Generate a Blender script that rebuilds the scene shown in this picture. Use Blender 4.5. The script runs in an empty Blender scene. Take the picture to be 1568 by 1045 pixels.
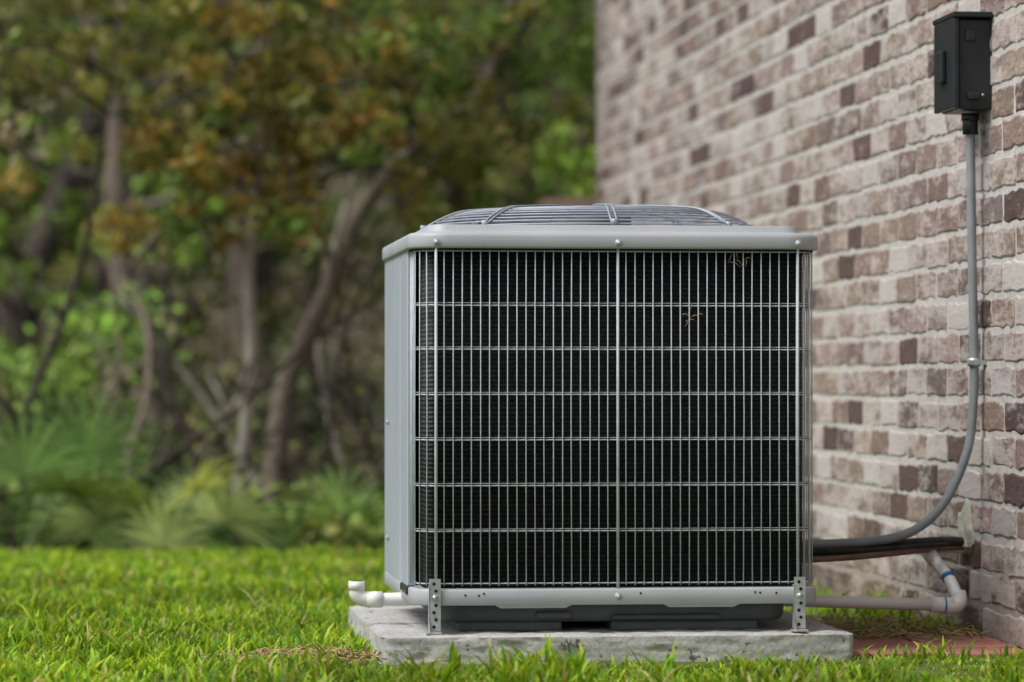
import bpy, bmesh, math, random
import numpy as np
from mathutils import Vector, noise
random.seed(7); rng=np.random.default_rng(7)
scene=bpy.context.scene
scene.view_settings.view_transform='Standard'; scene.view_settings.look='None'
scene.view_settings.exposure=0; scene.view_settings.gamma=1

# ------------------------------------------------------------ site frame
TH=math.radians(6.236); AX,AY=-0.191,7.0      # unit's front-left corner, house direction
def loc2w(u,v,z=0): return (AX+u*math.cos(TH)-v*math.sin(TH), AY+u*math.sin(TH)+v*math.cos(TH), z)
def place(o): o.location=(AX,AY,0); o.rotation_euler=(0,0,TH)

# ------------------------------------------------------------ materials
def newmat(name):
    m=bpy.data.materials.new(name); m.use_nodes=True
    nt=m.node_tree; b=nt.nodes['Principled BSDF']; return m,nt,b
def N(nt,t,**kw):
    n=nt.nodes.new(t)
    for k,v in kw.items(): setattr(n,k,v)
    return n
def noise_n(nt,scale,detail=4,rough=.6,vec=None):
    n=N(nt,'ShaderNodeTexNoise'); n.inputs['Scale'].default_value=scale
    n.inputs['Detail'].default_value=detail; n.inputs['Roughness'].default_value=rough
    if vec is None:
        vec=N(nt,'ShaderNodeTexCoord').outputs['Object']
    nt.links.new(vec,n.inputs['Vector']); return n
def ramp(nt,fac,stops):
    r=N(nt,'ShaderNodeValToRGB'); cr=r.color_ramp
    while len(cr.elements)<len(stops): cr.elements.new(.5)
    for e,(p,c) in zip(cr.elements,stops):
        e.position=p; e.color=(*c,1) if len(c)==3 else c
    nt.links.new(fac,r.inputs['Fac']); return r
def mixc(nt,fac,a,b,mode='MIX'):
    m=N(nt,'ShaderNodeMix',data_type='RGBA',blend_type=mode)
    for s,val in ((m.inputs[0],fac),(m.inputs[6],a),(m.inputs[7],b)):
        if isinstance(val,(int,float)): s.default_value=val
        elif isinstance(val,tuple): s.default_value=(*val,1)
        else: nt.links.new(val,s)
    return m.outputs[2]
def bump(nt,b,h,strength=.5,dist=.002):
    bp=N(nt,'ShaderNodeBump'); bp.inputs['Strength'].default_value=strength; bp.inputs['Distance'].default_value=dist
    nt.links.new(h,bp.inputs['Height']); nt.links.new(bp.outputs['Normal'],b.inputs['Normal'])
def simple(name,c1,c2,scale=20,rough=.5,metal=0,bs=.2,bd=.001):
    m,nt,b=newmat(name); n=noise_n(nt,scale)
    r=ramp(nt,n.outputs['Fac'],[(.3,c1),(.7,c2)])
    nt.links.new(r.outputs['Color'],b.inputs['Base Color'])
    b.inputs['Roughness'].default_value=rough; b.inputs['Metallic'].default_value=metal
    n2=noise_n(nt,scale*8); bump(nt,b,n2.outputs['Fac'],bs,bd)
    return m
def leafmat(name,transl=.35,rough=.5):
    m,nt,b=newmat(name)
    a=N(nt,'ShaderNodeAttribute',attribute_name='col')
    nt.links.new(a.outputs['Color'],b.inputs['Base Color'])
    b.inputs['Roughness'].default_value=rough
    b.inputs['Specular IOR Level'].default_value=.25
    if transl<=0: return m
    t=N(nt,'ShaderNodeBsdfTranslucent')
    c=mixc(nt,1.0,a.outputs['Color'],(1.25,1.15,.6),'MULTIPLY')
    nt.links.new(c,t.inputs['Color'])
    mx=N(nt,'ShaderNodeMixShader'); mx.inputs[0].default_value=transl
    nt.links.new(b.outputs[0],mx.inputs[1]); nt.links.new(t.outputs[0],mx.inputs[2])
    nt.links.new(mx.outputs[0],nt.nodes['Material Output'].inputs['Surface'])
    return m

M_leaf=leafmat('leaf'); M_grass=leafmat('grass_blade',.4,.5); M_leaf_far=leafmat('leaf_far',0,.7)
M_bark=simple('bark',(.12,.095,.075),(.25,.20,.16),9,.9,0,.8,.01)
M_barklt=simple('bark_pale',(.26,.23,.19),(.48,.44,.38),7,.9,0,.8,.01)
M_barkdk=simple('bark_dark',(.035,.028,.022),(.09,.07,.055),7,.9,0,.8,.01)
M_paint=simple('grey_paint',(.36,.375,.405),(.43,.445,.475),5,.5,.0,.08,.0004)
M_panel=simple('grey_blue_panel',(.33,.375,.43),(.38,.425,.48),4,.5,.0,.05,.0004)
M_wire=simple('wire_grey',(.40,.44,.47),(.54,.58,.61),30,.5,.0,.05,.0003)
M_gwire=simple('guard_wire',(.27,.31,.37),(.38,.42,.48),30,.45,.1,.05,.0003)
M_galv=simple('galvanised',(.36,.38,.39),(.58,.60,.61),60,.45,.5,.2,.0005)
M_tray=simple('tray_plastic',(.065,.072,.078),(.10,.108,.115),14,.6)
M_black=simple('black_plastic',(.010,.012,.016),(.018,.022,.028),18,.42,0,.15,.0006)
M_fin=simple('fin_metal',(.014,.018,.022),(.034,.040,.046),50,.6)
M_foam=simple('pipe_insulation',(.012,.012,.012),(.035,.032,.03),40,.85,0,.6,.002)
M_pvc=simple('white_pvc',(.72,.71,.69),(.84,.83,.81),12,.35)
M_conduit=simple('grey_conduit',(.20,.22,.24),(.28,.30,.32),20,.5)
M_tape=simple('blue_tape',(.02,.14,.42),(.04,.2,.5),20,.5)
M_copper=simple('copper_dirty',(.18,.11,.08),(.3,.2,.15),30,.5,.4)
M_straw=simple('straw',(.35,.24,.10),(.5,.38,.2),30,.8)
M_sealant=simple('sealant',(.35,.34,.26),(.6,.6,.5),40,.8,0,.8,.006)
M_hole=simple('dark_hole',(.008,.008,.008),(.012,.012,.012),10,.9)

# coil
M_coil,nt,b=newmat('coil_fins')
tc=N(nt,'ShaderNodeTexCoord').outputs['Object']
w=N(nt,'ShaderNodeTexWave',wave_type='BANDS',bands_direction='Z'); w.inputs['Scale'].default_value=34; w.inputs['Distortion'].default_value=.6
w.inputs['Detail'].default_value=2; w.inputs['Detail Scale'].default_value=6
nt.links.new(tc,w.inputs['Vector'])
n=noise_n(nt,60); nn=noise_n(nt,5)
r=ramp(nt,w.outputs['Fac'],[(.35,(.008,.010,.012)),(.95,(.085,.094,.105))])
r2=ramp(nt,n.outputs['Fac'],[(.35,(.25,.25,.25)),(.7,(1,1,1))])
c=mixc(nt,1.0,r.outputs['Color'],r2.outputs['Color'],'MULTIPLY')
nt.links.new(c,b.inputs['Base Color']); b.inputs['Roughness'].default_value=.7
bump(nt,b,w.outputs['Fac'],.6,.003)

# brick
M_brick,nt,b=newmat('whitewashed_brick')
at=N(nt,'ShaderNodeAttribute',attribute_name='col')
tcn=N(nt,'ShaderNodeTexCoord')
mp=N(nt,'ShaderNodeMapping'); mp.inputs['Scale'].default_value=(1,.45,1.35)
nt.links.new(tcn.outputs['Object'],mp.inputs['Vector'])
n1=noise_n(nt,16,8,.7,mp.outputs['Vector']); n2=noise_n(nt,70,6,.7,mp.outputs['Vector'])
mth=N(nt,'ShaderNodeMath',operation='ADD'); nt.links.new(n1.outputs['Fac'],mth.inputs[0])
m2=N(nt,'ShaderNodeMath',operation='MULTIPLY_ADD'); nt.links.new(at.outputs['Alpha'],m2.inputs[0]); m2.inputs[1].default_value=.42; m2.inputs[2].default_value=-.25
nt.links.new(m2.outputs[0],mth.inputs[1])
m3=N(nt,'ShaderNodeMath',operation='MULTIPLY_ADD'); nt.links.new(n2.outputs['Fac'],m3.inputs[0]); m3.inputs[1].default_value=.4; nt.links.new(mth.outputs[0],m3.inputs[2])
rw=ramp(nt,m3.outputs[0],[(.60,(0,0,0)),(.76,(1,1,1))])
rs=ramp(nt,n2.outputs['Fac'],[(.3,(.50,.48,.47)),(.66,(1.0,1.0,1.0))])
rl=ramp(nt,n1.outputs['Fac'],[(.3,(.72,.70,.70)),(.6,(1.08,1.06,1.05))])
cb=mixc(nt,1.0,at.outputs['Color'],rs.outputs['Color'],'MULTIPLY')
cb=mixc(nt,1.0,cb,rl.outputs['Color'],'MULTIPLY')
wf=N(nt,'ShaderNodeMath',operation='MULTIPLY'); nt.links.new(rw.outputs['Color'],wf.inputs[0]); wf.inputs[1].default_value=.62
c=mixc(nt,wf.outputs[0],cb,(.57,.53,.515))
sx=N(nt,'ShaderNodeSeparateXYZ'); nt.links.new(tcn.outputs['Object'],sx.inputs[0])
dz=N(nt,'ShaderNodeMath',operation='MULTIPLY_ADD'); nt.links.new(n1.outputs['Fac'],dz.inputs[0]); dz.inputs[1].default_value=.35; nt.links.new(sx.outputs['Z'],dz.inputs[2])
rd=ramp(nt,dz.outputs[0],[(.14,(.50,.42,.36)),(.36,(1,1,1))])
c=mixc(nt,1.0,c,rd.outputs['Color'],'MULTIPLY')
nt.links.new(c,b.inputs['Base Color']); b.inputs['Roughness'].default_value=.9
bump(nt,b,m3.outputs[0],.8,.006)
# mortar
M_mortar,nt,b=newmat('mortar')
tcn=N(nt,'ShaderNodeTexCoord'); n1=noise_n(nt,40,6,.7); n2=noise_n(nt,6,4)
r=ramp(nt,n1.outputs['Fac'],[(.3,(.42,.395,.38)),(.65,(.60,.575,.555))])
sx=N(nt,'ShaderNodeSeparateXYZ'); nt.links.new(tcn.outputs['Object'],sx.inputs[0])
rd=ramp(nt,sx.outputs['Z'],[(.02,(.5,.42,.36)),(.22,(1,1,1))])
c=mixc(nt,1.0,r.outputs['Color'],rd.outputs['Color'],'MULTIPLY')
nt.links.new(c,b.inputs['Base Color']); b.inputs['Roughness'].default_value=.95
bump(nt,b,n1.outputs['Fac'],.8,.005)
# concrete
M_conc,nt,b=newmat('concrete')
n1=noise_n(nt,6,8,.7); n2=noise_n(nt,110,4,.6); n3=noise_n(nt,34,5,.6)
r=ramp(nt,n1.outputs['Fac'],[(.3,(.35,.345,.33)),(.55,(.48,.475,.46)),(.75,(.58,.57,.55))])
rp=ramp(nt,n2.outputs['Fac'],[(.3,(.7,.7,.7)),(.55,(1,1,1))])
c=mixc(nt,1.0,r.outputs['Color'],rp.outputs['Color'],'MULTIPLY')
rpit=ramp(nt,n3.outputs['Fac'],[(.32,(.28,.26,.23)),(.37,(1,1,1))])
c=mixc(nt,1.0,c,rpit.outputs['Color'],'MULTIPLY')
nt.links.new(c,b.inputs['Base Color']); b.inputs['Roughness'].default_value=.92
ad=N(nt,'ShaderNodeMath',operation='ADD'); nt.links.new(n2.outputs['Fac'],ad.inputs[0]); nt.links.new(rpit.outputs['Color'],ad.inputs[1])
bump(nt,b,ad.outputs[0],.6,.003)
M_paver=simple('red_paver',(.30,.11,.085),(.42,.19,.155),25,.9,0,.6,.003)
# ground
M_ground,nt,b=newmat('lawn_and_litter')
tcn=N(nt,'ShaderNodeTexCoord'); n1=noise_n(nt,30,6,.7); n2=noise_n(nt,2.5,5,.6); n3=noise_n(nt,5,6,.7)
soil=ramp(nt,n1.outputs['Fac'],[(.3,(.05,.07,.015)),(.55,(.12,.19,.02)),(.75,(.24,.21,.09))])
lit=ramp(nt,n3.outputs['Fac'],[(.3,(.03,.035,.015)),(.5,(.08,.065,.035)),(.72,(.14,.11,.065))])
sx=N(nt,'ShaderNodeSeparateXYZ'); nt.links.new(tcn.outputs['Object'],sx.inputs[0])
ed=N(nt,'ShaderNodeMath',operation='MULTIPLY_ADD'); nt.links.new(n2.outputs['Fac'],ed.inputs[0]); ed.inputs[1].default_value=.8; nt.links.new(sx.outputs['Y'],ed.inputs[2])
mr=N(nt,'ShaderNodeMapRange'); nt.links.new(ed.outputs[0],mr.inputs['Value']); mr.inputs['From Min'].default_value=11.5; mr.inputs['From Max'].default_value=11.9
c=mixc(nt,mr.outputs['Result'],soil.outputs['Color'],lit.outputs['Color'])
nt.links.new(c,b.inputs['Base Color']); b.inputs['Roughness'].default_value=.95
bump(nt,b,n1.outputs['Fac'],1,.02)

# ------------------------------------------------------------ mesh builder
class MB:
    def __init__(s): s.v=[]; s.f=[]; s.m=[]; s.s=[]; s.c=[]
    def add(s,vs,fs,mat=0,smooth=False,col=(1,1,1,1)):
        o=len(s.v); s.v+= [tuple(p) for p in vs]; s.f+=[tuple(i+o for i in f) for f in fs]
        s.m+=[mat]*len(fs); s.s+=[smooth]*len(fs); s.c+=[col]*len(vs)
    def box(s,a,b_,mat=0,col=(1,1,1,1)):
        x0,y0,z0=a; x1,y1,z1=b_
        s.add([(x0,y0,z0),(x1,y0,z0),(x1,y1,z0),(x0,y1,z0),(x0,y0,z1),(x1,y0,z1),(x1,y1,z1),(x0,y1,z1)],
              [(0,3,2,1),(4,5,6,7),(0,1,5,4),(1,2,6,5),(2,3,7,6),(3,0,4,7)],mat,False,col)
    def tube(s,pts,r,sides=8,mat=0,closed=False,caps=True,col=(1,1,1,1)):
        P=[Vector(p) for p in pts]; n=len(P)
        rr=r if hasattr(r,'__len__') else [r]*n
        vs=[];fs=[]; up=None
        for i in range(n):
            if closed: t=P[(i+1)%n]-P[i-1]
            else: t=P[min(i+1,n-1)]-P[max(i-1,0)]
            if t.length<1e-9: t=Vector((0,0,1))
            t.normalize()
            if up is None:
                up=Vector((0,0,1)) if abs(t.z)<.9 else Vector((1,0,0))
            a=t.cross(up)
            if a.length<1e-5: a=t.orthogonal()
            a.normalize(); bb=a.cross(t).normalized(); up=bb
            for k in range(sides):
                an=2*math.pi*k/sides
                vs.append(P[i]+(a*math.cos(an)+bb*math.sin(an))*rr[i])
        m=n if closed else n-1
        for i in range(m):
            j=(i+1)%n
            for k in range(sides):
                k2=(k+1)%sides
                fs.append((i*sides+k,i*sides+k2,j*sides+k2,j*sides+k))
        if caps and not closed:
            fs.append(tuple(range(sides))[::-1]); fs.append(tuple((n-1)*sides+k for k in range(sides)))
        s.add(vs,fs,mat,True,col)
    def loft(s,loops,mat=0,smooth=True,cap0=False,cap1=False):
        n=len(loops[0]); vs=[p for L in loops for p in L]; fs=[]
        for i in range(len(loops)-1):
            for k in range(n):
                k2=(k+1)%n; fs.append((i*n+k,i*n+k2,(i+1)*n+k2,(i+1)*n+k))
        if cap0: fs.append(tuple(range(n))[::-1])
        if cap1: fs.append(tuple((len(loops)-1)*n+k for k in range(n)))
        s.add(vs,fs,mat,smooth)
    def obj(s,name,mats,parent=None,bevel=0,col=False):
        me=bpy.data.meshes.new(name); me.from_pydata(s.v,[],s.f)
        for m in mats: me.materials.append(m)
        me.polygons.foreach_set('material_index',s.m); me.polygons.foreach_set('use_smooth',s.s)
        if col:
            a=me.color_attributes.new('col','FLOAT_COLOR','POINT')
            a.data.foreach_set('color',np.array(s.c,dtype=np.float32).ravel())
        me.update()
        o=bpy.data.objects.new(name,me); scene.collection.objects.link(o)
        if parent: o.parent=parent
        if bevel:
            md=o.modifiers.new('bev','BEVEL'); md.width=bevel; md.segments=2; md.limit_method='ANGLE'
        return o
def empty(name):
    e=bpy.data.objects.new(name,None); scene.collection.objects.link(e); e.empty_display_size=.1; return e
def smoothpath(pts,k=8):
    P=[Vector(p) for p in pts]; out=[]
    for i in range(len(P)-1):
        p0=P[max(i-1,0)];p1=P[i];p2=P[i+1];p3=P[min(i+2,len(P)-1)]
        for j in range(k):
            t=j/k
            out.append(.5*((2*p1)+(p2-p0)*t+(2*p0-5*p1+4*p2-p3)*t*t+(3*p1-p0-3*p2+p3)*t**3))
    out.append(P[-1]); return out
def quadmesh(name,V,C,mat,rows=1,parent=None):
    n,k,_=V.shape; q=k//2-1
    me=bpy.data.meshes.new(name)
    base=np.arange(n)[:,None]*k
    f=np.array([[2*i,2*i+1,2*i+3,2*i+2] for i in range(q)])
    F=(base[:,:,None]+f[None]).reshape(-1,4)
    me.vertices.add(n*k); me.vertices.foreach_set('co',V.astype(np.float32).ravel())
    me.loops.add(F.size); me.loops.foreach_set('vertex_index',F.astype(np.int32).ravel())
    me.polygons.add(len(F)); me.polygons.foreach_set('loop_start',np.arange(len(F),dtype=np.int32)*4)
    me.polygons.foreach_set('loop_total',np.full(len(F),4,dtype=np.int32))
    if C.ndim==2: C=np.repeat(C[:,None,:],k,axis=1)
    cc=np.concatenate([C,np.ones((n,k,1))],axis=2)
    a=me.color_attributes.new('col','FLOAT_COLOR','POINT'); a.data.foreach_set('color',cc.astype(np.float32).ravel())
    me.materials.append(mat); me.update(calc_edges=True)
    o=bpy.data.objects.new(name,me); scene.collection.objects.link(o)
    if parent: o.parent=parent
    return o

# ------------------------------------------------------------ leaves
class Leaves:
    def __init__(s): s.V=[]; s.C=[]
    def clump(s,c,rad,n,size,pal,shell=.35):
        c=np.array(c); d=rng.normal(size=(n,3)); d/=np.linalg.norm(d,axis=1)[:,None]
        r=rng.random((n,1))**shell
        P=c+d*r*np.array(rad)*(.75+.5*rng.random((n,1)))
        a=rng.normal(size=(n,3)); a/=np.linalg.norm(a,axis=1)[:,None]
        b_=np.cross(a,rng.normal(size=(n,3))); b_/=np.linalg.norm(b_,axis=1)[:,None]
        L=size*(.6+.8*rng.random((n,1))); W=L*.5
        V=np.stack([P-a*L*.5,P-b_*W*.5,P+b_*W*.5,P+a*L*.5],axis=1)
        pal=np.array(pal); ci=pal[rng.integers(0,len(pal),n)]
        br=(.65+.7*rng.random((n,1)))*(.65+.65*rng.random())
        s.V.append(V); s.C.append(ci*br)
    def obj(s,name,parent=None,mat=None): return quadmesh(name,np.concatenate(s.V),np.concatenate(s.C),mat or M_leaf,parent=parent)
RUST=[(.40,.25,.065),(.33,.24,.07),(.27,.26,.065),(.44,.29,.08),(.22,.25,.06)]
OLIVE=[(.24,.25,.065),(.19,.22,.055),(.29,.24,.075),(.16,.20,.05)]
GREEN=[(.16,.26,.055),(.11,.20,.045),(.22,.31,.065)]
LIME=[(.24,.44,.05),(.19,.36,.05),(.30,.46,.08)]
DARK=[(.05,.07,.03),(.07,.095,.035),(.045,.055,.028),(.09,.09,.045)]
BROWN=[(.19,.155,.11),(.15,.125,.085),(.24,.20,.14),(.12,.13,.06)]

# ------------------------------------------------------------ ground
def ss(a,b,x):
    t=min(1,max(0,(x-a)/(b-a))); return t*t*(3-2*t)
def gz(x,y): return -.55*ss(11.6,15.5,y)+16*ss(42,85,y)  # rise behind the woods is added to block sky between the leaves
mb=MB()
xs=list(np.linspace(-300,-30,8))+list(np.linspace(-25,25,41))+list(np.linspace(30,300,8))
ys=list(np.linspace(-200,-10,6))+list(np.linspace(0,30,61))+list(np.linspace(32,90,30))+list(np.linspace(110,500,6))
vs=[(x,y,gz(x,y)+(0.012*noise.noise(Vector((x*1.5,y*1.5,0))) if y<12 else .1*noise.noise(Vector((x*.5,y*.5,3))))) for y in ys for x in xs]
nx=len(xs); fs=[(j*nx+i,j*nx+i+1,(j+1)*nx+i+1,(j+1)*nx+i) for j in range(len(ys)-1) for i in range(nx-1)]
mb.add(vs,fs,0,True); mb.obj('ground',[M_ground])

# ------------------------------------------------------------ grass
def blades(n,x0,x1,y0,y1,hmin,hmax,wd,seed=1,test=None,tint=1.0):
    g=np.random.default_rng(seed)
    x=g.uniform(x0,x1,n); y=g.uniform(y0,y1,n)
    k=np.sin(x*17+3*np.sin(y*9))*np.sin(y*13+2*np.sin(x*11))
    keep=g.random(n)<(.58+.42*k)
    if test is not None: keep&=test(x,y)
    x=x[keep]; y=y[keep]; n=len(x)
    h=g.uniform(hmin,hmax,n)*(1+.3*np.sin(x*5+1.3)*np.sin(y*6)+.3*np.sin(x*23)*np.sin(y*19)); w=wd*g.uniform(.6,1.3,n)
    az=g.uniform(0,2*np.pi,n); lean=g.uniform(.1,.8,n)*h
    fa=az+np.pi/2+g.normal(0,.5,n)
    d=np.stack([np.cos(az),np.sin(az),np.zeros(n)],1); s=np.stack([np.cos(fa),np.sin(fa),np.zeros(n)],1)
    base=np.stack([x,y,np.full(n,-.008)],1)
    rows=[]; cols=[]
    r=g.random((n,1)); pal=np.where(r<.42,[[.38,.58,.03]],np.where(r<.80,[[.19,.40,.03]],np.where(r<.93,[[.52,.66,.06]],[[.62,.52,.24]])))
    pal=pal*(.6+.65*g.random((n,1)))*tint
    patch=(1+.16*np.sin(x*2.1+1)*np.sin(y*1.7)+.16*np.sin(x*6.3)*np.sin(y*4.1)+.12*k[keep])[:,None]; pal=pal*patch
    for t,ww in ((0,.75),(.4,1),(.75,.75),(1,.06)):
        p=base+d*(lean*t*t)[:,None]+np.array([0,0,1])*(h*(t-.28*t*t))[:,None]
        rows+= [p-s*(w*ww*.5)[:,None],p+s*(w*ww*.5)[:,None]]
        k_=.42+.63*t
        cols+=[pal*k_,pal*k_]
    return np.stack(rows,1),np.stack(cols,1)
ct,st=math.cos(TH),math.sin(TH)
def uvof(x,y):
    dx=x-AX; dy=y-AY; return dx*ct+dy*st, -dx*st+dy*ct
def lawn_test(x,y):
    u,v=uvof(x,y)
    slab=(u>-.08)&(u<.88)&(v>-.075)&(v<.94)
    wall=u>1.24
    pav=(u>.87)&(v>-.02)&(v<.44)
    front=(u>-.12)&(u<.93)&(v>-.28)&(v<-.07)&(np.random.default_rng(9).random(len(x))<.5)
    side=(u>.86)&(v>=-.02)&(np.random.default_rng(3).random(len(x))<.82)
    bare=(np.hypot((u+.22)/.20,(v+.02)/.10)<1)&(np.random.default_rng(4).random(len(x))<.75)
    edge=y>11.35+.12*np.sin(x*4)+.08*np.sin(x*11)
    return ~(slab|wall|pav|side|bare|edge|front)
def far_of_front(x,y):
    u,v=uvof(x,y); return lawn_test(x,y)&((v>-.07)|(u<-.1))
def near_front(x,y):
    u,v=uvof(x,y); return lawn_test(x,y)&~((v>-.07)|(u<-.1))
def tuft(x,y):
    return lawn_test(x,y)&((np.sin(x*13+1)+np.sin(x*29)+.6*np.sin(y*31+x*7))>.1)
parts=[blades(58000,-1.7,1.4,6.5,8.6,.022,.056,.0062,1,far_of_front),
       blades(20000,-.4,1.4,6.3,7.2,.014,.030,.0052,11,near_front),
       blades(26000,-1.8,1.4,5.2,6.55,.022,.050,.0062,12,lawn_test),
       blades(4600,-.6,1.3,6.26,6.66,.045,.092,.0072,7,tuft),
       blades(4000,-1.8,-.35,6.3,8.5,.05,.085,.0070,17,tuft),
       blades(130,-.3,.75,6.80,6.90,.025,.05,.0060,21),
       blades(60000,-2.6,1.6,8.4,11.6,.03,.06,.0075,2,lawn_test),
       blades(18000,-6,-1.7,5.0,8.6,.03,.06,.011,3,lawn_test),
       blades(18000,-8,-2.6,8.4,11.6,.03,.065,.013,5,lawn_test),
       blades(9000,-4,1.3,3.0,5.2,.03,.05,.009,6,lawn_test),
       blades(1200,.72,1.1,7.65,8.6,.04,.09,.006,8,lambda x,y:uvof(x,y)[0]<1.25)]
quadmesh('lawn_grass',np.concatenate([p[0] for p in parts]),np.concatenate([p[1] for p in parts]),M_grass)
# dry thatch
mb=MB()
for i in range(900):
    if i<300: u=random.gauss(-.22,.09); v=random.gauss(-.03,.05)
    else: u=random.uniform(.89,1.25); v=random.uniform(.36,.95)
    a=random.uniform(0,6.28); L=random.uniform(.02,.06); z=random.uniform(.004,.024)
    mb.tube([(u,v,z),(u+L*.5*math.cos(a),v+L*.5*math.sin(a),z+random.uniform(0,.012)),(u+L*math.cos(a+.3),v+L*math.sin(a+.3),z)],.0014,4)
place(mb.obj('dry_thatch',[M_straw]))

# ------------------------------------------------------------ concrete slab
bm=bmesh.new(); bmesh.ops.create_cube(bm,size=1)
bmesh.ops.subdivide_edges(bm,edges=bm.edges[:],cuts=70,use_grid_fill=True)
for vv in bm.verts:
    x,y,z=vv.co
    e=sum(1 for q in (x,y) if abs(q)>.49)+(1 if z>.49 else 0)
    p=Vector((-.075+(x+.5)*.947,-.07+(y+.5)*1.0,-.06+(z+.5)*.115))
    nrm=Vector((x if abs(x)>.499 else 0,y if abs(y)>.499 else 0,z if abs(z)>.499 else 0))
    if nrm.length: nrm.normalize()
    d=.0028*noise.noise(p*25)+.002*noise.noise(p*70)
    if y<-.49: d-=.009*max(0,noise.noise(Vector((p.x*28,7,p.z*40)))-.22)*2
    if e>=2: d-=.004+.014*max(0,noise.noise(p*18)-.05)
    if vv.co.z<-.4: d+=.006
    vv.co=p+nrm*d
me=bpy.data.meshes.new('concrete_slab'); bm.to_mesh(me); bm.free(); me.materials.append(M_conc)
for p in me.polygons: p.use_smooth=True
o=bpy.data.objects.new('concrete_slab',me); scene.collection.objects.link(o); place(o)

# pavers
mb=MB()
for j in range(3):
    for i in range(2):
        u0=.90+i*.185+random.uniform(-.004,.004); v0=.0+j*.145
        mb.box((u0,v0,-.03),(u0+.178,v0+.138,.010+random.uniform(-.003,.003)))
place(mb.obj('red_pavers',[M_paver],bevel=.004))

# ------------------------------------------------------------ brick house
UW=1.267; V0,V1=-4.0,6.75; HH=3.18
house=empty('brick_house'); place(house)
mb=MB()
mb.box((UW,V0,-.7),(UW+7,V1,HH),0)
mb.obj('mortar_walls',[M_mortar],house)
mb=MB(); ch=.074; jt=.0138
def brick(mb,axis_fn,a0,a1,z0,z1,col,dep):
    P=[]
    na,nz=6,3
    for i in range(na): P.append((a0+(a1-a0)*i/na,z0))
    for i in range(nz): P.append((a1,z0+(z1-z0)*i/nz))
    for i in range(na): P.append((a1-(a1-a0)*i/na,z1))
    for i in range(nz): P.append((a0,z1-(z1-z0)*i/nz))
    ca,cz=(a0+a1)/2,(z0+z1)/2
    J=[(random.gauss(0,.0026),random.gauss(0,.0022)) for _ in P]
    outer=[(a+j[0],z+j[1]) for (a,z),j in zip(P,J)]
    inner=[(a-math.copysign(.0035,a-ca)*(abs(a-ca)>(a1-a0)*.49)+j[0],z-math.copysign(.0035,z-cz)*(abs(z-cz)>(z1-z0)*.49)+j[1]) for (a,z),j in zip(P,J)]
    n=len(P)
    vs=[axis_fn(a,.012,z) for a,z in outer]+[axis_fn(a,-dep+.002,z) for a,z in outer]+[axis_fn(a,-dep,z) for a,z in inner]
    fs=[]
    for L in (0,1):
        for k in range(n):
            k2=(k+1)%n; fs.append((L*n+k,L*n+k2,(L+1)*n+k2,(L+1)*n+k))
    fs.append(tuple(2*n+k for k in range(n)))
    mb.add(vs,fs,0,False,col)
BC=[((.37,.275,.24),.5,.32),((.29,.205,.18),.45,.21),((.15,.095,.085),.2,.12),((.42,.33,.295),.55,.18),((.54,.49,.46),.9,.10),((.26,.20,.185),.5,.07)]
def bcol():
    r=random.random(); acc=0
    for c,wash,p in BC:
        acc+=p
        if r<acc: break
    k=random.uniform(.82,1.14)
    return (c[0]*k,c[1]*k*random.uniform(.96,1.04),c[2]*k*random.uniform(.94,1.05),min(1,max(0,wash+random.gauss(0,.16))))
rows=int(HH/ch)
for i in range(-1,rows):
    z0=i*ch+jt/2+random.gauss(0,.0012); z1=z0+ch-jt
    v=V0-(.102 if i%2 else 0)+random.uniform(-.012,.012)
    while v<V1:
        L=.204
        a0=max(v,V0)+jt/2+random.gauss(0,.0025); a1=min(v+L,V1)-jt/2+random.gauss(0,.0025)
        if v+L>=V1: a1=V1-.001
        zj=random.gauss(0,.0012)
        if a1-a0>.03: brick(mb,lambda a,d,z:(UW+d,a,z),a0,a1,z0+zj,z1+zj,bcol(),random.uniform(.0015,.0045))
        v+=L
    u=UW-.006-(.102 if (i%2==0) else 0)
    while u<UW+7:
        a0=max(u,UW-.004)+ (jt/2 if u>UW else 0); a1=min(u+.204,UW+7)-jt/2
        if a1-a0>.03: brick(mb,lambda a,d,z:(a,V1-d,z),a0,a1,z0,z1,bcol(),.005)
        u+=.204
mb.obj('bricks',[M_brick],house,col=True)
M_roof=simple('roof_shingle',(.05,.045,.04),(.10,.09,.08),12,.95); M_trim=simple('soffit_paint',(.5,.48,.44),(.56,.54,.5),5,.6)
mb=MB()
u0,u1,v0,v1=UW-.30,UW+7.35,V0-.35,V1+.35; zt=HH+.02; um=(u0+u1)/2
mb.box((u0,v0,zt),(u1,v1,zt+.14),1)
z0=zt+.145; zr=z0+2.3
mb.add([(u0-.05,v0-.05,z0),(u1+.05,v0-.05,z0),(u1+.05,v1+.05,z0),(u0-.05,v1+.05,z0),(um,v0+3.5,zr),(um,v1-3.5,zr)],
       [(0,1,4),(1,2,5,4),(2,3,5),(3,0,4,5),(0,3,2,1)],0)
mb.obj('roof',[M_roof,M_trim],house)

# garden wall beyond the house corner
mb=MB()
mb.box((1.10,6.86,-.5),(3.0,7.05,1.22),0); 
for k in range(8): mb.box((1.07+k*.235,6.83,1.222),(1.07+k*.235+.228,7.08,1.29),1)
gw=mb.obj('garden_wall',[M_mortar,simple('cap_brick',(.30,.19,.15),(.42,.28,.23),20,.9)],bevel=.004); place(gw)

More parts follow.
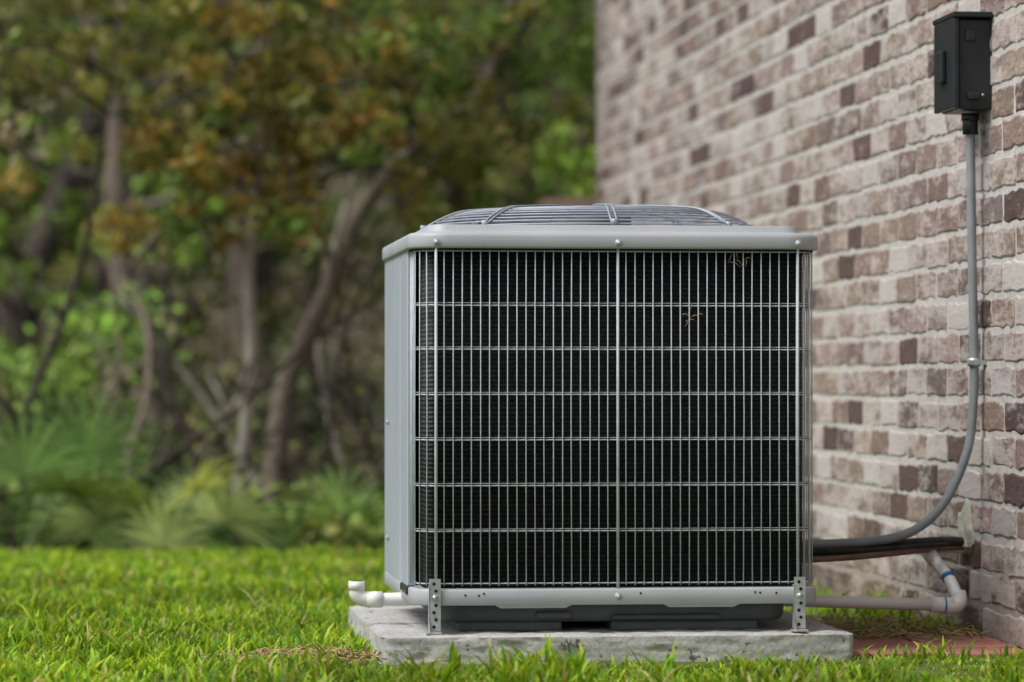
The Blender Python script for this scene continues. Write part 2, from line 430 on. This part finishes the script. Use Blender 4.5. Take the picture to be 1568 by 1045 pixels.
# ------------------------------------------------------------ air conditioner
ac=empty('air_conditioner_condenser'); place(ac)
W=.81
def rr(out=0,r=.05,z=0,seg=6,sub=1):
    r=max(.004,r+out); a=-out; b_=W+out; pts=[]
    for cx,cy,a0 in ((b_-r,a+r,-90),(b_-r,b_-r,0),(a+r,b_-r,90),(a+r,a+r,180)):
        for k in range(seg+1):
            an=math.radians(a0+90*k/seg); pts.append((cx+r*math.cos(an),cy+r*math.sin(an),z))
    return pts
def dense(pts,step=.003):
    out=[];n=len(pts)
    for i in range(n):
        p=Vector(pts[i]);q=Vector(pts[(i+1)%n]);L=(q-p).length;m=max(1,int(L/step))
        out+= [p+(q-p)*k/m for k in range(m)]
    return out
mb=MB()
D=dense(rr(0,.055,0))
cum=[0]
for i in range(1,len(D)): cum.append(cum[-1]+(D[i]-D[i-1]).length)
P_=cum[-1]+(D[0]-D[-1]).length
i0=min(range(len(D)),key=lambda i:(D[i]-Vector((W/2,0,0))).length); s0=cum[i0]
def at_s(s):
    s%=P_; i=np.searchsorted(cum,s)-1; i=max(0,i); q=D[(i+1)%len(D)]; t=(s-cum[i])/max(1e-9,(q-D[i]).length); return D[i]+(q-D[i])*t
zb,ztp=.150,.826
pitch=.01825
nk=int(P_/pitch)
for k in range(nk):
    p=at_s(s0+k*P_/nk)
    if p.x<.02 and p.y>.14: continue
    j=random.gauss(0,.0007)
    mb.tube([(p.x,p.y,zb),(p.x+j,p.y+random.gauss(0,.0006),(zb+ztp)/2),(p.x,p.y,ztp)],.00125,6)
hz=[.1545,.2585,.3495,.4405,.531,.6215,.7095,.818]
path=[p for p in rr(-.003,.055,0,10)]
for h in hz:
    mb.tube([(x,y,h+random.gauss(0,.0003)) for x,y,_ in path],.0015,6,closed=True)
    if h in hz[1:-1]: mb.tube([(x,y,h+.0045) for x,y,_ in path],.0007,5,closed=True)
for u in (.04,.405,.77):
    mb.tube([(u,-.003,.13),(u,-.003,.83)],.0028,8)
mb.obj('wire_cage',[M_wire],ac)
mb=MB(); mb.loft([rr(-.022,.045,.146),rr(-.022,.045,.824)],0,True,True,True)
mb.obj('coil',[M_coil],ac)
mb=MB()
for k in range(190):
    u=.03+.75*k/189
    mb.add([(u,-.0+.0215,.15),(u,.0160,.15),(u+random.gauss(0,.0003),.0160,.82),(u,.0215,.82)],[(0,1,2,3)],0)
mb.obj('coil_fin_edges',[M_fin],ac)
# side access panel
mb=MB()
pn=[(.010,.140),(-.004,.142),(-.007,.150),(-.007,.30),(-.0045,.306),(-.0045,.33),(-.007,.336),(-.007,W-.06)]
for k in range(7):
    an=math.radians(180-90*k/6); pn.append((.053+.06*math.cos(an),W-.053+.06*math.sin(an)))
pn+= [(.12,W+.007),(.12,W-.01)]
n=len(pn)
vs=[(x,y,.1445) for x,y in pn]+[(x,y,.824) for x,y in pn]
mb.add(vs,[(k+1,k,n+k,n+k+1) for k in range(n-1)],0,False)
mb.obj('access_panel',[M_panel],ac)
# top cap
mb=MB()
prof=[(.006,.8225),(.012,.8235),(.0135,.827),(.0135,.846),(.011,.852),(.006,.8545),(-.024,.8575)]
mb.loft([rr(o_,.065,z,8) for o_,z in prof],0,True)
prof=[(-.024,.8575),(-.027,.8595),(-.029,.8685),(-.032,.8715)]
mb.loft([rr(o_,.065,z,8) for o_,z in prof],0,True)
last=rr(-.032,.065,.8715,8); circ=[]
for x,y,z in last:
    a=math.atan2(y-W/2,x-W/2); circ.append((W/2+.352*math.cos(a),W/2+.352*math.sin(a),.874))
circ2=[(W/2+(x-W/2)*.985,W/2+(y-W/2)*.985,.80) for x,y,z in circ]
mb.loft([last,circ],0,False); mb.loft([circ,circ2],0,True)
o=mb.obj('top_cap',[M_paint],ac)
mb=MB(); mb.loft([rr(.002,.055,.8195),rr(.002,.055,.8235)],0,True); mb.obj('cap_dark_strip',[M_hole],ac)  # thin dark strip along the lower edge of the cap
# fan guard
mb=MB(); C=W/2
def gp(r):
    if r>.262: t=(.355-r)/.093; return .876+.038*math.sin(t*math.pi/2*.9)
    return .9137+.010*(1-(r/.262)**2)
radii=[.355,.341,.328,.315,.302,.289,.276,.262]+[.243-.021*k for k in range(9)]
for r_ in radii:
    mb.tube([(C+r_*math.cos(a),C+r_*math.sin(a),gp(r_)) for a in np.linspace(0,2*math.pi,73)[:-1]],.0019,6,closed=True)
for k in range(8):
    a=-math.pi/2+2*math.pi*k/8
    rs_=[.072,.15,.22,.262,.276,.289,.302,.315,.328,.341,.356]
    for off in (-.006,.006):
        mb.tube([(C+r_*math.cos(a)-off*math.sin(a),C+r_*math.sin(a)+off*math.cos(a),gp(r_)+.0042) for r_ in rs_],.0022,6)
    mb.tube([(C+.356*math.cos(a),C+.356*math.sin(a),.8735),(C+.356*math.cos(a),C+.356*math.sin(a),.886)],.007,8)
mb.obj('fan_guard',[M_gwire],ac)
mb=MB()
def disc(r,z0,z1,mat,n=32): 
    mb.loft([[(C+r*math.cos(2*math.pi*k/n),C+r*math.sin(2*math.pi*k/n),z) for k in range(n)] for z in (z0,z1)],mat,True,True,True)
disc(.085,.78,.905,0); disc(.055,.72,.78,1)
for k in range(5):
    a=2*math.pi*k/5+.3; vs=[]
    for r_,w0 in ((.06,.20),(.18,.34),(.33,.36)):
        for s_ in (-1,1):
            vs.append((C+r_*math.cos(a+s_*w0*.9),C+r_*math.sin(a+s_*w0*.9),.80+.035*s_))
    mb.add(vs,[(0,1,3,2),(2,3,5,4)],1,True)
disc(.34,.70,.705,2)
mb.obj('fan',[M_tray,M_gwire,M_hole],ac)
# base band
mb=MB()
mb.loft([rr(-.004,.055,.111),rr(.005,.055,.1115),rr(.0075,.055,.114),rr(.0075,.055,.140),rr(.005,.055,.1435),rr(-.02,.055,.1445)],0,True,True,False)
mb.obj('base_band',[M_paint],ac)
mb=MB()
for uc in (.235,.575):
    mb.add([(uc-.08,-.002,.1125),(uc+.08,-.002,.1125),(uc+.065,.004,.105),(uc-.065,.004,.105),
            (uc-.08,.02,.1125),(uc+.08,.02,.1125),(uc+.065,.02,.105),(uc-.065,.02,.105)],[(0,3,2,1),(3,7,6,2),(0,4,7,3),(1,2,6,5)],0)
mb.obj('band_lips',[M_paint],ac)
mb=MB()
def tr(o_,z): return [(x,y,z) for x,y,_ in rr(o_,.10,0,8)]
mb.loft([tr(-.050,.112),tr(-.052,.085),tr(-.058,.074),tr(-.068,.0735)],0,True,True,True)
for a,b2 in ((.09,.30),(.40,.70)):
    mb.box((a,.060,.0545),(b2,.72,.0745))
mb.box((.245,.044,.080),(.32,.07,.095)); mb.box((.40,.042,.078),(.62,.07,.088))
mb.obj('base_tray',[M_tray],ac,bevel=.006)
# screws, holes
mb=MB()
def fdisc(u,v,z,r,h,mat,n=10):
    mb.loft([[(u+rr_*math.cos(2*math.pi*k/n),v-hh,z+rr_*math.sin(2*math.pi*k/n)) for k in range(n)] for rr_,hh in ((r,0),(r,h*.5),(r*.75,h))],mat,True,True,True)
for u in (.04,.405,.77):
    fdisc(u,-.0135,.834,.0075,.002,0); fdisc(u,-.0155,.834,.0045,.005,0)
    fdisc(u,-.0075,.128,.0075,.002,0); fdisc(u,-.0095,.128,.0045,.005,0)
for u in (.098,.125,.135,.682,.692,.725,.45): fdisc(u,-.0078,.133+random.uniform(-.004,.003),.0022,.0008,1)
for zz in (.47,.22): 
    mb.tube([(-.009,.62,zz),(-.013,.62,zz)],.006,8,0)
mb.obj('screws',[M_galv,M_hole],ac)
for idx,u in enumerate((.037,.772)):
    mb=MB()
    w_=.0115; th=.0022
    mb.box((u-w_,-.0125,.062),(u+w_,-.0125+th,.165),0)
    mb.box((u-w_,-.0125,.062),(u-w_+th,.012,.150),0)
    mb.box((u-w_-.008,-.045,.0575),(u+w_,-.0103,.0605),0)
    mb.add([(u-w_,-.040,.0605),(u-w_,-.0125,.0605),(u-w_,-.0125,.085)],[(0,1,2)],0)
    for k in range(7):
        zc=.070+k*.0142
        n=10
        mb.add([(u+.0035*math.cos(6.2832*q/n)+(.002 if k%2 else -.002),-.0132,zc+.0035*math.sin(6.2832*q/n)) for q in range(n)],[tuple(range(n))],1)
    mb.tube([(u,-.012,.128),(u,-.018,.128)],.0055,8,0)
    mb.obj('hold_down_bracket_%d'%(idx+1),[M_galv,M_hole],ac)
mb=MB(); mb.box((-.012,.10,.128),(.01,.26,.1445),0); mb.obj('corner_trim',[M_black],ac,bevel=.003)
# twigs caught in cage
mb=MB()
for cu,cz,n in ((.652,.785,6),(.548,.69,6)):
    for i in range(n):
        a=random.uniform(0,3.14); L=random.uniform(.008,.024); u=cu+random.gauss(0,.010); z=cz+random.gauss(0,.012)
        mb.tube([(u,.004,z),(u+L*math.cos(a)*.5,-.003,z+L*math.sin(a)*.5+.003),(u+L*math.cos(a),.002,z+L*math.sin(a))],.0007,4)
mb.obj('caught_straw',[M_straw],ac)

# ------------------------------------------------------------ pipes
p=empty('pvc_drain_pipe'); place(p); mb=MB()
R=.0135
mb.tube(smoothpath([(.10,.30,.108),(.0,.30,.107),(-.06,.30,.106),(-.085,.30,.107),(-.0965,.30,.116),(-.0985,.30,.13),(-.0985,.30,.143)],6),R,16)
mb.tube([(-.045,.30,.1063),(-.078,.30,.1063)],R+.0035,16); mb.tube([(-.0985,.30,.126),(-.0985,.30,.1445)],R+.0035,16)
mb.tube([(-.0985,.30,.1446),(-.0985,.30,.1452)],R-.001,16,1)
mb.tube(smoothpath([(-.072,.30,.1063),(-.088,.30,.109),(-.0975,.30,.118),(-.0985,.30,.132)],6),R+.0025,16)
mb.obj('elbow_and_pipe',[M_pvc,M_hole],p)
p=empty('pvc_condensate_pipe'); place(p); mb=MB(); R=.0130
mb.tube([(.70,.42,.096),(1.165,.42,.079)],R,16)
mb.tube([(1.14,.42,.080),(1.19,.42,.078)],R+.004,16)
mb.tube(smoothpath([(1.165,.42,.079),(1.19,.42,.078),(1.203,.425,.086),(1.203,.432,.105)],6),R+.004,16)
mb.tube(smoothpath([(1.203,.430,.09),(1.19,.47,.135),(1.165,.54,.182)],5),R,16)
mb.tube(smoothpath([(1.172,.52,.168),(1.162,.55,.19),(1.17,.58,.197),(1.27,.60,.198)],5),R+.003,16)
mb.tube([(1.190,.468,.133),(1.188,.474,.140)],R+.0016,16,1); mb.tube([(1.168,.42,.0788),(1.172,.42,.0787)],R+.0045,16,1)
mb.obj('pipe_run',[M_pvc,M_tape],p)
p=empty('refrigerant_lines'); place(p); mb=MB()
mb.tube(smoothpath([(.75,.46,.190),(.95,.46,.193),(1.10,.48,.206),(1.20,.56,.207),(1.275,.60,.203)],6),.0125,12,0)
mb.tube(smoothpath([(.75,.44,.172),(.95,.44,.180),(1.08,.46,.190),(1.19,.55,.195),(1.275,.60,.195)],6),.007,10,2)
mb.tube(smoothpath([(.75,.42,.196),(1.0,.42,.198),(1.12,.45,.204),(1.2,.52,.204)],6),.005,8,0)
mb.tube(smoothpath([(.80,.40,.185),(.835,.40,.178),(.845,.40,.16),(.83,.40,.145),(.80,.40,.14)],6),.0035,8,0)
mb.obj('insulated_lines',[M_foam,M_conduit,M_copper],p)
bm=bmesh.new(); bmesh.ops.create_icosphere(bm,subdivisions=4,radius=1)
for v in bm.verts:
    q=v.co.copy(); d=1+.35*noise.noise(q*2.5)+.15*noise.noise(q*7)
    v.co=Vector((1.268+q.x*.022*d,.60+q.y*.055*d,.205+.012*(q.z>0)+q.z*(.075 if q.z>0 else .03)*d*(1-.3*abs(q.y))))
me=bpy.data.meshes.new('wall_sealant'); bm.to_mesh(me); bm.free(); me.materials.append(M_sealant)
for f in me.polygons: f.use_smooth=True
o=bpy.data.objects.new('wall_sealant',me); scene.collection.objects.link(o); o.parent=p
p=empty('electrical_conduit'); place(p); mb=MB()
mb.tube(smoothpath([(1.235,.45,1.12),(1.237,.45,.95),(1.240,.45,.75),(1.243,.45,.60),(1.240,.45,.50),(1.228,.45,.41),(1.185,.45,.31),(1.13,.45,.25),(1.06,.45,.221),(.95,.45,.211),(.78,.45,.208)],8),.0098,14)
mb.tube([(1.2425,.45,.608),(1.2425,.45,.590)],.0135,14,1)
mb.tube([(1.235,.45,1.135),(1.235,.45,1.09)],.0165,14,2); mb.tube([(1.235,.45,1.135),(1.235,.45,1.12)],.020,6,2)
mb.box((1.23,.436,.594),(1.27,.464,.604),1)
mb.obj('conduit',[M_conduit,M_galv,M_black],p)
p=empty('electrical_disconnect_box'); place(p); mb=MB()
mb.box((1.194,.385,1.14),(1.276,.545,1.333),0)
mb.obj('enclosure',[M_black],p,bevel=.004)
mb=MB()
mb.box((1.180,.372,1.142),(1.1925,.558,1.335),0)
mb.box((1.178,.366,1.335),(1.278,.562,1.347),0)
mb.box((1.168,.44,1.20),(1.1795,.49,1.27),0)
mb.box((1.208,.378,1.285),(1.230,.3845,1.31),0); mb.box((1.213,.374,1.16),(1.238,.3845,1.175),0)
mb.obj('lid',[M_black],p,bevel=.003)
mb=MB(); mb.tube([(1.246,.383,1.17),(1.246,.380,1.17)],.003,10); mb.obj('hasp',[M_galv],p)

# ------------------------------------------------------------ trees
def tree(name,paths,clumps,bark,extra=2,bsz=.007,dens=1.7):
    e=empty(name); mb=MB(); allp=[]
    for pts,r0,r1 in paths:
        S=smoothpath(pts,7); n=len(S)
        S=[q+Vector((noise.noise(q*2.3),noise.noise(q*2.3+Vector((5,5,5))),0))*.03 for q in S]
        mb.tube(S,[(r0+(r1-r0)*i/(n-1))*(1+.12*noise.noise(S[i]*4)+(.5*max(0,1-i/3))) for i in range(n)],10)
        allp+=[(q,r0+(r1-r0)*i/(n-1)) for i,q in enumerate(S)]
    lv=Leaves()
    for c,rad,nn,size,pal in clumps:
        nn=int(nn*dens)
        c=Vector(c)
        cand=[q for q in allp if q[0].z<c.z+.2] or allp
        q,r_=min(cand,key=lambda q:(q[0]-c).length+.25*abs(q[0].z-(c.z-.8)))
        mid=(q+c)/2+Vector((random.gauss(0,.1),random.gauss(0,.1),random.uniform(-.05,.2)))
        B=smoothpath([q,mid,c],6); rb=min(r_*.5,.026)
        mb.tube(B,[rb*(1-.75*i/(len(B)-1)) for i in range(len(B))],6,1)
        for t in range(extra):
            s_=B[random.randint(5,len(B)-1)]
            d=Vector((random.gauss(0,rad[0]),random.gauss(0,rad[1]),random.gauss(0,rad[2])))
            mb.tube(smoothpath([s_,s_+d*.5+Vector((0,0,.05)),s_+d],3),[bsz*(1-.8*i/6) for i in range(7)],5,1)
        k=max(4,nn//55)
        for _ in range(k):
            oc=c+Vector((random.uniform(-1,1)*rad[0],random.uniform(-1,1)*rad[1],random.uniform(-1,1)*rad[2]))*1.1
            f=random.uniform(.2,.45)
            lv.clump(oc,(rad[0]*f,rad[1]*f,rad[2]*f),nn//k,size,pal if random.random()<.75 else random.choice([OLIVE,GREEN,pal]),.5)
    mb.obj('trunk_and_limbs',[bark,M_barkdk],e)
    if clumps: lv.obj('foliage',e)
    return e
Y=14.0
cl=[]
for x,z,n,pal in [(-1.35,1.32,300,RUST),(-1.05,1.45,300,RUST),(-.85,1.30,240,RUST),(-1.25,1.62,300,OLIVE),(-.75,1.65,260,OLIVE),(-.45,1.75,260,OLIVE),(-1.0,1.85,300,RUST),(-.6,1.95,260,RUST),(-1.4,1.95,220,OLIVE),(-.2,1.9,220,GREEN),(-.35,1.35,150,OLIVE),(-.9,2.3,300,OLIVE),(-.3,2.5,300,GREEN),(-1.3,2.6,300,OLIVE),(-1.1,1.3,200,RUST),(-1.5,1.6,200,OLIVE),(-.6,1.45,200,RUST),(-1.0,1.62,260,RUST),(-1.65,1.9,200,OLIVE)]:
    cl.append(((x,Y+random.uniform(-.6,.4),z),(.28,.35,.18),n,.055,pal))
tree('slender_oak_tree',[([(-1.07,14,-.45),(-1.06,14,.1),(-1.04,14,.7),(-1.03,14,1.3),(-1.0,14.1,1.9),(-.95,14.1,2.7)],.036,.014)],cl,M_barklt,dens=2.0)
Y=14.6
cl=[((x,Y+random.uniform(-.5,.8),z),(.32,.4,.22),n,.06,pal) for x,z,n,pal in
    [(-.62,1.5,260,RUST),(-.3,1.7,260,OLIVE),(0,1.9,300,OLIVE),(.1,1.55,220,OLIVE),(-.1,2.15,300,GREEN),(.3,2.1,300,GREEN),(-.5,2.2,260,OLIVE),(-.2,1.35,160,OLIVE),(.15,2.6,300,GREEN),(-.7,2.7,300,OLIVE),(-.15,1.3,120,GREEN),(-.6,1.85,160,RUST)]]
tree('leaning_oak_tree',[([(-1.09,14.6,-.5),(-1.02,14.6,0),(-.94,14.6,.5),(-.76,14.6,.95),(-.62,14.7,1.28),(-.35,14.8,1.6),(-.1,14.9,1.85),(.1,15,2.5)],.055,.024)],cl,M_bark,dens=1.4)
Y=18
cl=[((x,Y+random.uniform(-.8,1),z),(.5,.5,.32),n,.075,pal) for x,z,n,pal in
    [(-2.5,2.3,300,OLIVE),(-1.9,2.5,300,OLIVE),(-2.3,1.75,120,RUST),(-1.6,2.1,300,OLIVE),(-1.3,2.6,260,OLIVE),(-2.6,3.0,300,GREEN),(-1.8,3.1,300,OLIVE),(-1.1,3.2,260,OLIVE),(-1.7,1.7,140,RUST),(-2.2,2.5,160,RUST)]]
tree('mottled_oak_tree',[([(-2.15,18,-.6),(-2.05,18,.3),(-2.0,18,1.0),(-2.02,18,1.7),(-2.0,18,2.3),(-1.85,18,3.2)],.085,.045),([(-2.02,18,1.45),(-1.75,17.9,1.5),(-1.45,17.8,1.75)],.03,.012)],cl,M_bark,dens=1.2)
Y=20
cl=[((x,Y+random.uniform(-.8,1),z),(.5,.5,.35),n,.08,pal) for x,z,n,pal in
    [(-2.6,1.2,200,GREEN),(-2.85,1.5,260,LIME),(-2.4,.85,200,GREEN),(-2.9,.7,260,LIME),(-3.2,1.1,200,LIME),(-2.9,2.6,300,OLIVE),(-2.3,2.9,300,OLIVE),(-3.3,2.2,260,DARK),(-3.4,3.0,300,GREEN)]]
tree('dark_oak_tree',[([(-3.1,20,-.6),(-2.85,20,.5),(-2.75,20,1.1),(-2.45,20,1.9),(-2.25,20,2.5),(-2.1,20,3.4)],.12,.06)],cl,M_barkdk,dens=1.1)  # leaning oak with dark bark
Y=19
cl=[((x,Y+random.uniform(-.8,1),z),(.45,.5,.33),n,.075,pal) for x,z,n,pal in
    [(-.2,2.3,300,GREEN),(.2,2.5,200,GREEN),(.4,2.0,200,OLIVE),(0,1.8,200,OLIVE),(.35,1.55,200,OLIVE),(-.4,1.9,160,OLIVE),(.1,1.35,140,DARK),(.8,2.4,260,GREEN),(.5,2.8,260,GREEN),(-.5,2.8,260,OLIVE)]]
tree('live_oak_tree',[([(-.6,19,-.6),(-.5,19,.5),(-.45,19,1.2),(-.25,18.6,1.75),(-.12,18.4,2.2),(.0,18.4,3.2)],.10,.05),([(-.2,18.5,2.0),(-.02,18.2,2.3),(.25,18.2,2.65)],.045,.02),([(-.45,19,1.2),(-.7,18.9,1.7),(-1.0,18.8,2.1)],.04,.015)],cl,M_barkdk,dens=1.1)

# undergrowth brush
mb=MB(); lv=Leaves()
for i in range(260):
    y=random.uniform(13.2,27); x=random.uniform(-.36*y-1,.12*y+.5)
    if y<15 and x>-.2: continue
    h=random.uniform(.9,2.4); z=gz(x,y)
    pts=[Vector((x,y,z-.05))]; d=Vector((random.gauss(0,.25),random.gauss(0,.2),1))
    for k in range(5):
        d+=Vector((random.gauss(0,.35),random.gauss(0,.3),random.gauss(0,.1))); pts.append(pts[-1]+d.normalized()*h/5)
    r0=random.uniform(.008,.028); S=smoothpath(pts,4); n=len(S)
    m=random.choice([0,0,1,1,1,2])
    mb.tube(S,[r0*(1-.75*k/(n-1)) for k in range(n)],6,m)
    for t in range(4):
        s_=S[random.randint(4,n-1)]; e_=s_+Vector((random.gauss(0,.3),random.gauss(0,.3),random.uniform(-.1,.4)))
        mb.tube([s_,(s_+e_)/2+Vector((0,0,.06)),e_],[r0*.4,r0*.3,r0*.12],5,m)
        if random.random()<.5: lv.clump(e_,(.16,.16,.12),random.randint(15,50),.055,random.choice([BROWN,BROWN,OLIVE,OLIVE,GREEN]),.5)
br=empty('woodland_undergrowth'); mb.obj('brush_stems',[M_bark,M_barkdk,M_barklt],br)
for i in range(260):
    y=random.uniform(14,28); x=random.uniform(-.36*y-1.5,.12*y+.5)
    z=gz(x,y)+abs(random.gauss(0,.35))
    left=x<-.115*y
    pal=random.choice([LIME,GREEN,GREEN,DARK,BROWN]) if left else random.choice([BROWN,BROWN,DARK,DARK,GREEN])
    lv.clump((x,y,z+.1),(.35,.35,.25),90,.075,pal,.5)
for i in range(30):
    y=random.uniform(16,19); lv.clump((random.uniform(-.145,-.10)*y,y,random.uniform(.05,.9)),(.25,.3,.2),80,.06,random.choice([LIME,GREEN,GREEN]),.5)
for i in range(26):
    y=random.uniform(12.6,13.8); lv.clump((random.uniform(-.95,-.35),y,random.uniform(-.35,.12)),(.16,.2,.13),120,.05,random.choice([GREEN,GREEN,OLIVE,DARK]),.5)
lv.obj('brush_leaves',br,M_leaf_far)

# distant trees mass
mb=MB(); lv=Leaves()
for i in range(80):
    y=random.uniform(23,40); x=random.uniform(-.38*y-3,.25*y+4); z0=gz(x,y); h=random.uniform(6,9)
    r0=random.uniform(.05,.13); dx=random.gauss(0,.9)
    S=smoothpath([(x,y,z0-.1),(x+dx*.2,y,z0+h*.3),(x+dx*.7,y,z0+h*.6),(x+dx,y,z0+h)],5)
    mb.tube(S,[r0*(1-.6*k/15) for k in range(16)],7,random.choice([0,1,1]))
    for b_ in range(5):
        s_=S[random.randint(3,14)]; e_=s_+Vector((random.gauss(0,1),random.gauss(0,.7),random.uniform(.1,1)))
        mb.tube(smoothpath([s_,(s_+e_)/2+Vector((0,0,-.1)),e_],3),[r0*.35*(1-.12*k) for k in range(7)],5,1)
    for c_ in range(16):
        cx=x+dx*.6+random.gauss(0,1.2); cy=y+random.gauss(0,.8); cz=z0+random.uniform(1.9,h+.5)
        lv.clump((cx,cy,cz),(.6,.6,.4),80,.15,random.choice([GREEN,OLIVE,DARK,OLIVE,GREEN,LIME]),.5)  # lime clumps paint in bright sky showing through the crowns
for i in range(300):
    y=random.uniform(30,42); x=random.uniform(-.4*y-4,.3*y+6)
    k=random.random()
    cz=gz(x,y)+k*9
    lv.clump((x,y,cz),(1.1,.8,.8),120,.26,random.choice([DARK,OLIVE,GREEN,DARK]) if k>.25 else random.choice([BROWN,DARK,OLIVE,DARK]),.5)
e=empty('distant_trees'); mb.obj('trunks',[M_bark,M_barkdk],e); lv.obj('crowns',e,M_leaf_far)

# shrub at the house corner
lv=Leaves(); mb=MB(); e=empty('corner_shrub')
bx,by,_=loc2w(1.25,7.3)
BRT=[(.42,.62,.12),(.34,.55,.09),(.5,.66,.2)]
for (dx,z,n) in ((-.10,1.5,60),(-.04,1.44,80),(-.05,1.58,50),(.02,1.35,90),(.1,1.5,80),(.12,1.1,90),(-.02,1.25,60)):
    mb.tube(smoothpath([(bx+.15,by+.2,-.1),(bx+.1,by+.1,.7),(bx+dx,by,z)],5),[.014*(1-.06*k) for k in range(11)],6)
    lv.clump((bx+dx,by,z),(.07,.10,.06),n,.05,BRT,.6)
mb.obj('stems',[M_barklt],e); lv.obj('leaves',e)

# ------------------------------------------------------------ palmettos
M_pet=simple('petiole',(.10,.17,.05),(.15,.22,.07),10,.5)
def palmetto(x,y,n,sc,seed,pal):
    g=random.Random(seed); e=empty('palmetto_plant'); V=[];Cc=[]; mb=MB(); z0=gz(x,y)
    for i in range(n):
        az=2*math.pi*i/n+g.uniform(-.3,.3); el=g.uniform(.35,1.25); L=sc*g.uniform(.45,.8)
        d=Vector((math.cos(az)*math.cos(el),math.sin(az)*math.cos(el),math.sin(el)))
        b0=Vector((x,y,z0)); tip=b0+d*L+Vector((0,0,-.05))
        mb.tube([b0,b0+d*L*.5+Vector((0,0,.03)),tip],[.009,.007,.005],6)
        side=d.cross(Vector((0,0,1))).normalized(); up=side.cross(d).normalized()
        fr=(d*.9+Vector((0,0,-.35))).normalized()
        if i%2==0 and d.y<.3: fr=(Vector((d.x*.6,.1,.8))).normalized(); side=Vector((1,0,0)).cross(fr).cross(fr).normalized()*-1
        nb=16; R_=sc*g.uniform(.42,.6); c=pal[g.randrange(len(pal))]; tw=g.uniform(-.4,.4); fb=g.uniform(.55,1.25)
        s2=(side*math.cos(tw)+up*math.sin(tw)); s2=(s2-fr*s2.dot(fr)).normalized()
        for k in range(nb):
            a=-1.8+3.6*k/(nb-1); dd=(fr*math.cos(a)+s2*math.sin(a)); nrm=dd.cross(fr.cross(s2)).normalized()
            l=R_*(1-.18*abs(a)/2)*g.uniform(.9,1.05); w=.014*sc*1.3
            row=[];
            for t,ww in ((.0,.3),(.35,1),(.7,.7),(1,.05)):
                p_=tip+dd*l*t+Vector((0,0,-.16*l*t*t*t*g.uniform(.6,1.8)))
                row+=[p_-nrm*w*ww,p_+nrm*w*ww]
            V.append([tuple(q) for q in row]); kk=g.uniform(.6,1.3)*fb; Cc.append((c[0]*kk,c[1]*kk,c[2]*kk))
    mb.obj('petioles',[M_pet],e)
    quadmesh('fronds',np.array(V),np.array(Cc),M_leaf,parent=e)
PG=[(.18,.31,.075),(.13,.24,.06),(.23,.35,.10),(.15,.27,.065)]; PY=[(.34,.42,.13),(.24,.34,.09)]
palmetto(-1.80,13.0,11,.75,1,PG); palmetto(-1.45,13.6,10,.72,2,PG); palmetto(-1.22,12.7,8,.5,3,PY)
palmetto(-2.35,13.3,12,.8,4,PG); palmetto(-.80,13.0,8,.45,5,PG); palmetto(-3.1,13.2,12,.8,6,PG); palmetto(-.45,13.4,9,.5,7,PG)

# ------------------------------------------------------------ light
wd=bpy.data.worlds.new('World'); scene.world=wd; wd.use_nodes=True; nt=wd.node_tree
bg=nt.nodes['Background']; sky=nt.nodes.new('ShaderNodeTexSky'); sky.sky_type='NISHITA'; sky.sun_disc=False
el=math.radians(54); sd=Vector((-.80,-.42,0)).normalized()
sky.sun_elevation=el; sky.sun_rotation=math.atan2(sd.x,sd.y); sky.dust_density=3; sky.air_density=1
hs=nt.nodes.new('ShaderNodeHueSaturation'); hs.inputs['Saturation'].default_value=.45
nt.links.new(sky.outputs[0],hs.inputs['Color']); nt.links.new(hs.outputs[0],bg.inputs['Color'])
bg.inputs['Strength'].default_value=.15
sl=bpy.data.lights.new('sun','SUN'); sl.energy=2.6; sl.angle=math.radians(24); sl.color=(1,.965,.91)
so=bpy.data.objects.new('sun',sl); scene.collection.objects.link(so)
dirv=Vector((sd.x*math.cos(el),sd.y*math.cos(el),math.sin(el)))
so.rotation_euler=dirv.to_track_quat('Z','Y').to_euler(); so.location=(-5,-3,8)

# ------------------------------------------------------------ camera
cd=bpy.data.cameras.new('camera'); co=bpy.data.objects.new('camera',cd); scene.collection.objects.link(co)
co.location=(0,0,.55); co.rotation_euler=(math.radians(90.7175),0,0)
cd.sensor_width=36; cd.lens=123.75; cd.clip_start=.1; cd.clip_end=1500
cd.dof.use_dof=True; cd.dof.focus_distance=7.1; cd.dof.aperture_fstop=2.8
scene.camera=co
